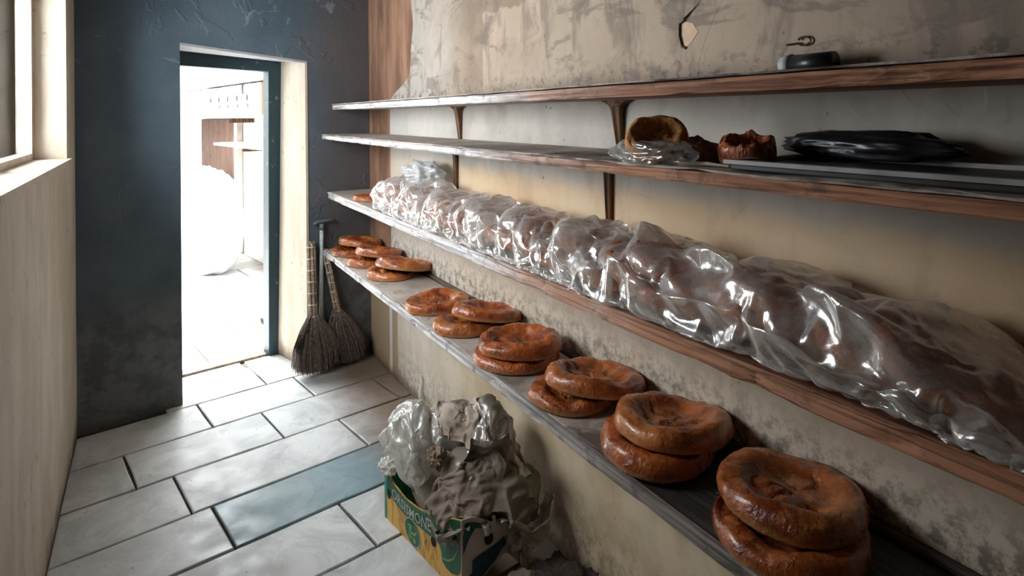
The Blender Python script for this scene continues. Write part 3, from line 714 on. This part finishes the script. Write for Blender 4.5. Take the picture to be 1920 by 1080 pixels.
for a, d in (((-.33, -4.2, Z3), (.05, -.05, Z3)),):   # shelf top, wall face, low stop along the front edge
    for p0_, p1_, q0_, q1_ in ((-.33, 0.004, -.06, 0), (-.36, -.334, -.1, .26), (-.004, .03, -.1, .9)):
        x_, X_, y_, Y_, z_, zz_ = p0_, p1_, a[1], d[1], Z3+q0_, Z3+q1_
        sim_solid([(x_, y_, z_), (X_, y_, z_), (X_, Y_, z_), (x_, Y_, z_), (x_, y_, zz_), (X_, y_, zz_), (X_, Y_, zz_), (x_, Y_, zz_)], [(3, 2, 1, 0), (4, 5, 6, 7), (0, 1, 5, 4), (1, 2, 6, 5), (2, 3, 7, 6), (3, 0, 4, 7)])
sim_cloth('bagA', -0.2585, -1.27, Z3+.235, .505, .84, 56, 88, 1, .046, .13, hang=1)
sim_cloth('bagB', -0.2585, -1.84, Z3+.235, .505, .74, 56, 78, 2, .046, .13, hang=1)
sim_cloth('bagC', -0.2585, -2.40, Z3+.235, .505, .86, 56, 88, 3, .046, .13, hang=1)
sim_cloth('bagD', -0.2585, -3.21, Z3+.235, .505, 1.36, 56, 132, 4, .046, .13, hang=1)
def ball_solid(c, r, sub=3, box=None):
    bm = bmesh.new(); bmesh.ops.create_icosphere(bm, subdivisions=sub, radius=1)
    V = [(c[0]+v.co.x*r[0], c[1]+v.co.y*r[1], c[2]+v.co.z*r[2]) for v in bm.verts]; F = [[v.index for v in f.verts] for f in bm.faces]; bm.free(); sim_solid(V, F)
HEAP = [((-.375, -1.97, .17), (.075, .22, .07)), ((-.425, -1.87, .33), (.085, .115, .165)), ((-.19, -2.03, .36), (.085, .115, .155)), ((-.29, -1.96, .40), (.095, .085, .085)), ((-.285, -2.09, .27), (.13, .13, .13)), ((-.19, -2.19, .23), (.105, .065, .095)), ((-.38, -2.12, .22), (.06, .09, .07))]
for c_, r_ in HEAP: ball_solid(c_, r_)
_A = Vector((-.4923, -1.720, 0)); _L = Vector((.0776, -.5384, 0)); _R = Vector((.2475, .0357, 0))
for p, q, hz in ((_A, _A+_L, .19), (_A+_R, _A+_R+_L, .19), (_A, _A+_R, .19), (_A+_L, _A+_L+_R, .22)):
    nn = (q-p).cross(Vector((0, 0, 1))).normalized()*.008
    sim_solid([p-nn, q-nn, q+nn, p+nn, p-nn+Vector((0, 0, hz)), q-nn+Vector((0, 0, hz)), q+nn+Vector((0, 0, hz)), p+nn+Vector((0, 0, hz))], [(0, 1, 5, 4), (1, 2, 6, 5), (2, 3, 7, 6), (3, 0, 4, 7), (4, 5, 6, 7)])
sim_solid([(-1.6, -4, .003), (.0, -4, .003), (.0, -1, .003), (-1.6, -1, .003), (0, -4, 1), (0, -1, 1)], [(0, 1, 2, 3), (1, 4, 5, 2)])
sim_cloth('white', -.405, -1.88, .58, .34, .44, 46, 56, 11, .036, .085, .2, .3)
sim_cloth('pale', -.185, -2.05, .60, .34, .48, 46, 62, 12, .036, .085, .0, .3)
sim_cloth('brown', -.28, -2.13, .50, .46, .42, 60, 54, 13, .04, .08, .3, .3)
sim_cloth('mauve', -.345, -2.09, .42, .20, .32, 28, 42, 14, .035, .08, .1)
sim_cloth('brown2', -.20, -2.20, .44, .36, .30, 46, 40, 15, .035, .08, .2)
sim_cloth('beige', -.29, -1.955, .57, .32, .26, 44, 36, 16, .04, .09, .4)
SIM = simulate(32)
def simmed(key, name, label, mat, cat, group, amp=.004, k=9):
    V, nx, ny = SIM[key]
    G = V.reshape(nx, ny, 3); N = np.cross(np.gradient(G, axis=0), np.gradient(G, axis=1)).reshape(-1, 3); N /= np.linalg.norm(N, axis=1)[:, None]+1e-9
    u_, v_ = np.meshgrid(np.arange(nx)*.009, np.arange(ny)*.009, indexing='ij'); Q = np.stack([u_.ravel(), v_.ravel(), u_.ravel()*0+len(key)], 1)
    V = V+N*(amp*(crumple(Q*k, nx, .6)+.7*(ridge(Q*k*.8, ny)**2-.3)+.35*crumple(Q*k*2.7, ny+3)))[:, None]
    V[:, 0] = np.minimum(V[:, 0], -.004)
    L = V.mean(0); L[2] = V[:, 2].min()
    o = link(name, mesh_from(name, V-L, grid_faces(nx, ny), mat, True), None, L)
    sb = o.modifiers.new('smooth', 'SUBSURF'); sb.levels = sb.render_levels = 1
    return tag(o, label, cat, group)
G_ = 'plastic bags over the breads'
simmed('bagA', 'plastic_bag', 'first crinkled clear bag at the far end, very bright on its left side', M_film, 'plastic bag', G_, .005, 5)
simmed('bagB', 'plastic_bag', 'second clear bag from the far end with orange bread showing through', M_film, 'plastic bag', G_, .005, 5)
simmed('bagC', 'plastic_bag', 'third clear bag in mid shelf with white crumpled front', M_film, 'plastic bag', G_, .006, 5)
simmed('bagD', 'plastic_bag', 'long clear plastic sheet nearest the camera, over the last breads', M_film, 'plastic bag', G_, .007, 4.5)
o = lump('plastic_bag', M_film2, (-.11, -1.21, Z3+.195), (.085, .16, .062), 12, .38, 1.6, 5, .9, creases=.7); tag(o, 'empty greyish crumpled bag sitting on top of the first bread bag', 'plastic bag', 'plastic bags over the breads')
o = lump('plastic_bag', M_film3, (-.29, -3.05, Z2+.020), (.055, .13, .034), 15, .30, 1.3, 5, .7, creases=.6); tag(o, 'small torn clear bag around the bread pieces on the second shelf', 'plastic bag')

# things at the right end of the second shelf and on the top shelf
t = thing('baking_tray', 'blackened baking tray with a grey rim on the second shelf', 'tray', (-.17, -3.62, Z2+.002), (0, 0, R(1)))
b = MB(); b.box((-.125, -.34, 0), (.125, .34, .012)); b.build('tray_pan', M_tray, t, bevel=.003)
b = MB(); b.box((-.135, -.35, .012), (-.118, .35, .02)); b.box((.118, -.35, .012), (.135, .35, .02)); b.box((-.118, -.35, .012), (.118, -.333, .02)); b.box((-.118, .333, .012), (.118, .35, .02)); b.build('tray_rim', M_alu, t)
o = lump('plastic_bag', M_black, (-.07, -3.42, Z2+.045), (.05, .17, .03), 17, .35, 2, 4, .8); tag(o, 'flattened black bag lying on the dark baking tray', 'plastic bag')
b = MB(); b.tube([(0, 0, 0), (.02, -.06, .003), (.03, -.11, 0)], [.0035, .004, .002], 6); o = b.build('stick', M_tie, None, loc=(-.31, -3.15, Z2+.006)); tag(o, 'thin pale stick lying on the second shelf before the tray', 'stick')
t = thing('torch', 'black cylinder with a pale grey end lying on the top shelf', 'torch', (-.06, -3.24, Z1+.028))
b = MB(); b.tube([(0, -.01, 0), (0, -.11, 0)], .022, 20); b.build('barrel', M_black, t, True)
b = MB(); b.tube([(0, .012, 0), (0, -.012, 0)], [.019, .0245], 20); b.build('cap', M_steel, t, True)
b = MB(); b.tube([(-.006, -3.245+.016*math.cos(a)*1.0, 1.762+.010*math.sin(a)) for a in np.linspace(.4, 5.9, 14)]+[(-.006, -3.20, 1.757)], .0025, 6)
o = b.build('wire_hook', M_rust); tag(o, 'small bent wire loop fixed to the wall above the top shelf', 'hook')
b = MB(); 
for a_, c_ in (((0, 0, 0), (.03, .025, .002)), ((.012, -.008, .002), (.036, .012, .004)), ((.0, .012, .001), (.03, .0, .003))): b.tube([a_, c_], .0016, 5)
o = b.build('straw_bit', M_straw, None, loc=(-.20, -3.16, Z4-.004)); tag(o, 'few short straw stalks lying on the dark bare shelf board', 'straw', kind='stuff')
# peeling paint on the wall
fl = [(-2.857, 1.853), (-2.873, 1.858), (-2.905, 1.848), (-2.925, 1.822), (-2.900, 1.796), (-2.878, 1.783), (-2.866, 1.789), (-2.858, 1.822)]
b = MB(); n = len(fl); b.add([(-.0012, y, z) for y, z in fl]+[(.002, y, z) for y, z in fl], [tuple(range(n))]+[(i, (i+1) % n, n+(i+1) % n, n+i) for i in range(n)]); b.build('bare_patch', M_peel, wr)
ci = (-2.888, 1.825); b = MB(); cl = fl[:1]+fl[5:][::-1]
V = []; F = []
edge = [(-2.873, 1.862), (-2.853, 1.853), (-2.851, 1.820), (-2.861, 1.785), (-2.880, 1.777)]
inn = [(-2.880, 1.857), (-2.862, 1.850), (-2.861, 1.820), (-2.869, 1.791), (-2.882, 1.783)]
for (y, z), (y2, z2) in zip(edge, inn): V += [(-.0005, y, z), (-.008, y2, z2)]
F = [(2*i, 2*i+2, 2*i+3, 2*i+1) for i in range(4)]; b.add(V, F); b.build('paint_curl_shade', M_rust, wr)  # rim coloured dark to carry the shadow along the patch edge
b = MB(); V = [(-.001, -2.80, 1.96), (-.001, -2.83, 1.885), (-.012, -2.872, 1.858), (-.001, -2.93, 1.90), (-.001, -2.95, 1.97), (-.004, -2.88, 1.92)]
b.add(V, [(0, 1, 5), (1, 2, 5), (2, 3, 5), (3, 4, 5), (4, 0, 5)]); b.build('paint_flap', M_wall, wr)

# ------------------------------------------------------------------ brooms and squeegee
def broom(label, base, top, neck_f, wbot, seed, hw=.027):
    base = Vector(base); top = Vector(top); t = thing('straw_broom', label, 'broom', base, group='straw brooms in the corner')
    ax = top-base; neck = ax*neck_f; rg = random.Random(seed)
    # handle: a tight bundle of stalks
    b = MB()
    side = WV; fwd = -TV
    for k in range(26):
        an = rg.uniform(0, 6.28); rr_ = hw*math.sqrt(rg.random())*.85; o = side*math.cos(an)*rr_+fwd*math.sin(an)*rr_
        e = 1+rg.uniform(-.02, .02); pts = [neck*.9+o*.8, neck+o, ax*((neck_f+1)/2)+o*1.05+Vector((rg.gauss(0, .002), rg.gauss(0, .002), 0)), ax*e+o*1.1]
        b.tube(pts, [.006, .0065, .006, .005], 6)
    h = b.build('handle', M_straw, t, True); h['kind'] = 'stuff'
    for k in range(7):
        f = neck_f+(1-neck_f)*(.02+k*.155); b = MB(); c_ = ax*f
        b.tube([c_-ax.normalized()*.003, c_+ax.normalized()*.003], hw*1.06, 14); b.build('binding', M_tie, t, True)
    b = MB()
    for k in range(950):
        a = rg.uniform(-1, 1); d_ = rg.gauss(0, .5); d_ = max(-1, min(1, d_)); ln = rg.uniform(.93, 1.03)
        p0 = neck*1.08+side*a*hw*.8+fwd*d_*hw*.6
        bulge = math.sin(abs(a)*1.57)
        zb_ = .012+.10*abs(a)**3*rg.uniform(.3, 1)+rg.uniform(0, .02)
        p3 = Vector((0, 0, 0))+side*a*wbot/2*rg.uniform(.93, 1.04)+fwd*(d_*.045+.01); p3.z = zb_
        p1 = p0.lerp(p3, .33)+side*a*.028+fwd*.008; p2 = p0.lerp(p3, .7)+side*a*.03+fwd*.012
        j = Vector((rg.gauss(0, .003), rg.gauss(0, .003), 0))
        b.tube([p0, p1+j, p2+j*1.5, p3+j*2], [.0028, .0024, .0018, .0010], 3, False)
    br = b.build('bristles', M_bristle, t, True); br['kind'] = 'stuff'
    # inner dense core so that the fan is not see-through
    V = []; n = 20
    for i in range(9):
        f = i/8
        for k in range(n):
            an = 2*math.pi*k/n; wv = (hw*.8*(1-f)+wbot*.47*f**.85); z = neck.z*1.0*(1-f)+.03*f+.09*abs(math.cos(an))**3*f
            V.append(neck*(1-f)+side*math.cos(an)*wv+fwd*(math.sin(an)*(.018+.02*f)+.006)+Vector((0, 0, z-neck.z*(1-f))))
    me = mesh_from('bristle_core', V, grid_faces(9, n, 0, True)+[tuple(range(8*n, 9*n))], M_bristle, True); link('bristle_core', me, t)
    return t
broom('straw broom in front, leaning beside the door reveal', bw(.435, -.10, 0), bw(.432, -.035, .80), .43, .285, 1, .027)
broom('straw broom behind the grey pole, leaning toward the dark corner', bw(.205, -.075, 0), bw(.335, -.028, .745), .46, .21, 2, .022)
t = thing('squeegee', 'grey metal pole with a bent top bar standing between the brooms', 'pole', bw(.375, -.035, 0))
L = t.location; b = MB(); b.tube([(0, 0, .0), bw(.355, -.024, .89)-L], .0125, 14); b.build('pole', M_steel, t, True)
b = MB(); b.tube([bw(.355, -.024, .875)-L, bw(.353, -.024, .915)-L], .016, 14); b.build('socket', M_tealp, t, True)
b = MB(); b.tube([bw(.405, -.02, .915)-L, bw(.385, -.02, .928)-L, bw(.33, -.026, .932)-L, bw(.29, -.03, .935)-L, bw(.265, -.02, .922)-L], [.009, .011, .011, .010, .007], 10); b.build('top_bar', M_tealp, t, True)

# ------------------------------------------------------------------ banana box
A_ = Vector((-.4923, -1.720, 0)); N_ = Vector((-.4147, -2.2584, 0)); LD = (N_-A_); LL = LD.length; LDn = LD/LL; RD = Vector((-LDn.y, LDn.x, 0)); RD = RD if RD.x > 0 else -RD
BW_ = .25
bx = thing('banana_box', 'open green and yellow printed fruit box stuffed with rags and plastic', 'box', A_)
def hprof(s): return float(np.interp(s, [0, .15, .35, .55, .78, .93, 1], [.195, .172, .165, .178, .210, .245, .258]))
def onlong(s, h, off=0):    # s along, h height fraction
    bulge = .012*math.sin(math.pi*s)*(h)
    return LDn*(s*LL)-RD*(bulge+off)+Vector((0, 0, h*hprof(s)))
def panel(name, fn, ns, nh, mat, thick=.005, par=bx, n=None):
    V = []; 
    for k in (0, 1):
        for i in range(ns):
            for j in range(nh): V.append(fn(i/(ns-1), j/(nh-1), -thick*k))
    m_ = ns*nh; F = grid_faces(ns, nh)+[tuple(x+m_ for x in f)[::-1] for f in grid_faces(ns, nh)]
    for i in range(ns-1): F += [(i*nh, (i+1)*nh, (i+1)*nh+m_, i*nh+m_), (i*nh+nh-1, (i+1)*nh+nh-1, (i+1)*nh+nh-1+m_, i*nh+nh-1+m_)]
    for j in range(nh-1): F += [(j, j+1, j+1+m_, j+m_), ((ns-1)*nh+j, (ns-1)*nh+j+1, (ns-1)*nh+j+1+m_, (ns-1)*nh+j+m_)]
    me = mesh_from(name, V, F, mat, False); bm = bmesh.new(); bm.from_mesh(me); bmesh.ops.recalc_face_normals(bm, faces=bm.faces); bm.to_mesh(me); bm.free()
    return link(name, me, par)
panel('long_side', onlong, 24, 8, M_yel)
def oneend(s, h, off=0):   # near end: s from N to the right
    top = .258-.075*s+.01*math.sin(s*9); bot = .0+.11*max(0, s-.05)
    z = bot+(top-bot)*h
    return LDn*(LL+.004+off+.012*math.sin(s*3.1)*h)+RD*(s*BW_)+Vector((0, 0, z))
panel('end_side', oneend, 14, 8, M_cardw)
def farend(s, h, off=0): return -LDn*off+RD*(s*BW_)+LDn*(-.006*math.sin(s*3)-.03*(1-s)*0)+Vector((0, 0, h*(.195-.02*s)))
panel('end_side', farend, 10, 5, M_greenb)
def backside(s, h, off=0): return LDn*(s*LL)+RD*(BW_+off)+Vector((0, 0, h*.19))
panel('long_side', backside, 10, 5, M_card)
b = MB(); b.hexa([Vector((0, 0, .002)), LD+Vector((0, 0, .002)), LD+RD*BW_+Vector((0, 0, .002)), RD*BW_+Vector((0, 0, .002)), Vector((0, 0, .007)), LD+Vector((0, 0, .007)), LD+RD*BW_+Vector((0, 0, .007)), RD*BW_+Vector((0, 0, .007))]); b.build('bottom_panel', M_card, bx)
def printed(name, pts, mat, fn=onlong, off=.0012, n=1):
    """flat print: triangulated outline in panel coordinates"""
    bm = bmesh.new(); vs = [bm.verts.new((x, y, 0)) for x, y in pts]; bm.faces.new(vs)
    bmesh.ops.triangulate(bm, faces=bm.faces)
    for q in range(3): bmesh.ops.subdivide_edges(bm, edges=[e for e in bm.edges if e.calc_length() > .06], cuts=1); bmesh.ops.triangulate(bm, faces=bm.faces)
    for v_ in bm.verts: v_.co = fn(v_.co.x, v_.co.y, off)
    me = bpy.data.meshes.new(name); bm.to_mesh(me); bm.free(); me.materials.append(mat); return link(name, me, bx)
_sub = [(x/20*.73, .60+.02*math.sin(x*.6)) for x in range(1, 21)]
printed('green_band', [(.03, .995)]+[(x, y) for x, y in _sub]+[(.74, .995)]+[(x/10*.7, .995) for x in range(9, 0, -1)], M_green)
printed('green_corner', [(0, .0), (.0, .99), (.045, .99), (.035, .5), (.03, .0)], M_greenb, off=.0016)
printed('leaf_print', [(.70, .995), (.70, .62), (.76, .55), (.79, .45), (.795, .30), (.84, .235), (.90, .22), (.96, .26), (.997, .34), (.997, .995)], M_green, off=.0018)
printed('leaf_vein', [(.80, .34), (.87, .36), (.93, .44), (.975, .60), (.965, .60), (.92, .46), (.865, .385), (.80, .365)], M_leafl, off=.0026)
printed('leaf_vein', [(.765, .93), (.80, .85), (.83, .72), (.835, .55), (.845, .55), (.842, .73), (.81, .87), (.775, .95)], M_leafl, off=.0026)
printed('leaf_vein', [(.87, .95), (.91, .84), (.99, .78), (.99, .80), (.92, .86), (.885, .96)], M_leafl, off=.0026)
def oval(cx, cy, rx, ry, n=22, a0=0): return [(cx+rx*math.cos(2*math.pi*i/n+a0), cy+ry*math.sin(2*math.pi*i/n+a0)) for i in range(n)]
printed('emblem_ring', oval(.42, .335, .108, .315), M_lett, off=.0016)
printed('emblem', oval(.42, .335, .098, .29), M_green, off=.0022)
for pts in ([(.36, .42), (.39, .50), (.42, .50), (.43, .42), (.40, .40), (.40, .34), (.45, .36), (.48, .44), (.49, .41), (.46, .31), (.41, .28), (.38, .32), (.385, .40), (.40, .44)],
            [(.37, .24), (.39, .27), (.41, .22), (.40, .15), (.385, .17)], [(.43, .24), (.455, .26), (.47, .2), (.455, .13), (.43, .15)], [(.44, .52), (.47, .54), (.50, .46), (.49, .45), (.465, .50)]):
    printed('emblem_mark', pts, M_leafl, off=.003)
printed('hand_hole', oval(.70, .52, .028, .085), M_hole, off=.003); printed('hand_hole', oval(.075, .60, .026, .10), M_hole, off=.003)
fc = bpy.data.curves.new('lettering', 'FONT'); fc.body = 'ORSISMONE'; fc.size = 1; fc.resolution_u = 2; fc.offset = .012
fo = bpy.data.objects.new('lettering_source', fc); C.objects.link(fo); bpy.context.view_layer.update()
me = bpy.data.meshes.new_from_object(fo.evaluated_get(bpy.context.evaluated_depsgraph_get()))
C.objects.unlink(fo); bpy.data.objects.remove(fo)
xs = [v_.co.x for v_ in me.vertices]; x0, x1 = min(xs), max(xs)
for v_ in me.vertices:
    fx = (v_.co.x-x0)/(x1-x0); fy = v_.co.y/.72; v_.co = onlong(.13+.55*fx+.012*fy, .67+.24*fy, .0026)
me.materials.clear(); me.materials.append(M_lett); link('lettering', me, bx)
printed('label_print', [(.02, .80), (.05, .95), (.45, .90), (.45, .86), (.20, .84), (.10, .70), (.02, .55)], M_navy, oneend, .0015)
printed('hand_hole', oval(.42, .66, .075, .12), M_hole, oneend, .003)
printed('label_print', [(.05, .02), (.03, .22), (.16, .24), (.16, .40), (.22, .42), (.70, .50), (.72, .36), (.80, .30), (.55, .08), (.30, .02)], M_navy, oneend, .0015)
printed('paper_label', [(.78, .35), (.78, .72), (.99, .72), (.99, .35)], plain('pale_label', (.50, .48, .38), .7, .1), oneend, .0022)
printed('label_print', [(.86, .42), (.86, .66), (.97, .66), (.97, .58), (.91, .55), (.97, .50), (.95, .42)], M_navy, oneend, .003)

# ------------------------------------------------------------------ rags and bags in the box
def drape(name, label, mat, loc, rad, seed, sub=6, amp=.3, k=1.8, stretch=(1, 1, .45), creases=.8, rot=0, lean=(0, 0), group='rags and bags in the banana box', cat='rag', taper=0.):
    bm = bmesh.new(); bmesh.ops.create_icosphere(bm, subdivisions=sub, radius=1)
    P = np.array([v.co[:] for v in bm.verts]); F = [[v.index for v in f.verts] for f in bm.faces]; bm.free()
    q = P*np.array(stretch)*k
    q = q+.35*np.stack([perlin(q*.8, seed+30), perlin(q*.8, seed+31), perlin(q*.8, seed+32)], 1)
    rd_ = ridge(q*1.1, seed+3)**2; rd2 = ridge(q*2.3, seed+4)**2
    d = amp*(.6*fbm(q*.5, seed, 2)+creases*.45*crumple(q*.7, seed)+.35*creases*(rd_-.3)+.16*creases*(rd2-.3)+.05*crumple(q*4, seed+7))
    P = P*(1+d)[:, None]
    P[:, :2] *= (1-taper*P[:, 2:3])
    P[:, 0] += lean[0]*P[:, 2]; P[:, 1] += lean[1]*P[:, 2]
    P = P*np.array(rad)
    zmin = .012-loc[2]; P[:, 2] = np.maximum(P[:, 2], zmin)
    P[:, 0] = np.minimum(P[:, 0], -.01-loc[0]) if rot == 0 else P[:, 0]
    o = link(name, mesh_from(name, P, F, mat, True), None, loc, (0, 0, rot)); return tag(o, label, cat, group)
G_ = 'rags and bags in the banana box'
for (c_, r_), sd in zip(HEAP, range(31, 44)):
    o = lump('stuffed_bag', M_rag3 if sd % 2 else M_ragw, c_, tuple(q*.93 for q in r_), sd, .06, 2, 4); tag(o, ['flat bundle of dirty plastic at the bottom of the box, along the printed side', 'stuffed bundle under the whitish bag at the left end', 'stuffed bundle under the pale bag at the right', 'bundle under the beige cloth on top of the pile', 'large bundle under the big grey-brown rag', 'bundle under the brown rag at the near end of the box', 'small bundle behind the lettering of the box'][sd-31], 'plastic bag', G_)
simmed('white', 'crumpled_bag', 'whitish translucent bag draped over the left end of the box', M_ragw, 'plastic bag', G_, .011, 15)
simmed('pale', 'crumpled_bag', 'pale bag hanging in folds at the right, just under the lowest shelf', M_rag3, 'plastic bag', G_, .010, 11)
simmed('brown', 'dark_rag', 'big grey-brown rag heaped in the centre of the box', M_rag, 'rag', G_, .010, 11)
simmed('brown2', 'dark_rag', 'brown rag hanging over the near end of the box', M_rag3, 'rag', G_, .010, 11)
simmed('mauve', 'dark_rag', 'mauve-grey rag sagging over the long printed side', cloth('mauve_rag', (.25, .19, .17), (.38, .31, .28)), 'rag', G_, .010, 11)
simmed('beige', 'cotton_rag', 'folded beige cloth on top of the pile in the box', M_rag2, 'rag', G_, .007, 11)
drape('twisted_rag', 'small twisted brown knot of cloth at the front of the pile', cloth('brown_twist', (.24, .165, .12), (.38, .28, .20)), (-.415, -2.06, .375), (.03, .035, .03), 9, sub=5, amp=.7, k=1.6, stretch=(1, 1, 1))
drape('crumpled_bag', 'small white plastic scrap poking out at the left end of the box', M_ragw, (-.487, -1.755, .215), (.035, .05, .022), 19, sub=5, amp=.7, k=1.6, stretch=(1, 1, 1), cat='plastic bag')
drape('pink_scrap', 'small pink cloth scrap at the near edge of the box', M_pink, (-.205, -2.268, .205), (.024, .02, .018), 20, sub=4, amp=.5, k=1.4, stretch=(1, 1, 1))
b = MB(); b.tube([(0, 0, 0), (-.004, .006, .04), (.002, .004, .08), (-.003, 0, .105)], [.016, .010, .008, .003], 10); o = b.build('bag_tip', M_ragw, None, True, loc=(-.36, -1.80, .46)); tag(o, 'upright white plastic twist at the back left of the pile', 'plastic bag', 'rags and bags in the banana box')
drape('floor_rag', 'dark brown rag lying on the floor against the wall beside the box', cloth('dark_floor_rag', (.035, .025, .022), (.08, .055, .045)), (-.15, -2.48, .04), (.14, .17, .05), 23, amp=.4, k=1.8, stretch=(1, 1, 1), group=None)
drape('floor_rag', 'translucent brown plastic lying on the floor in front of the box end', M_rag3, (-.30, -2.40, .04), (.11, .09, .06), 24, amp=.45, k=1.7, stretch=(1, 1, 1), group=None, cat='plastic bag')
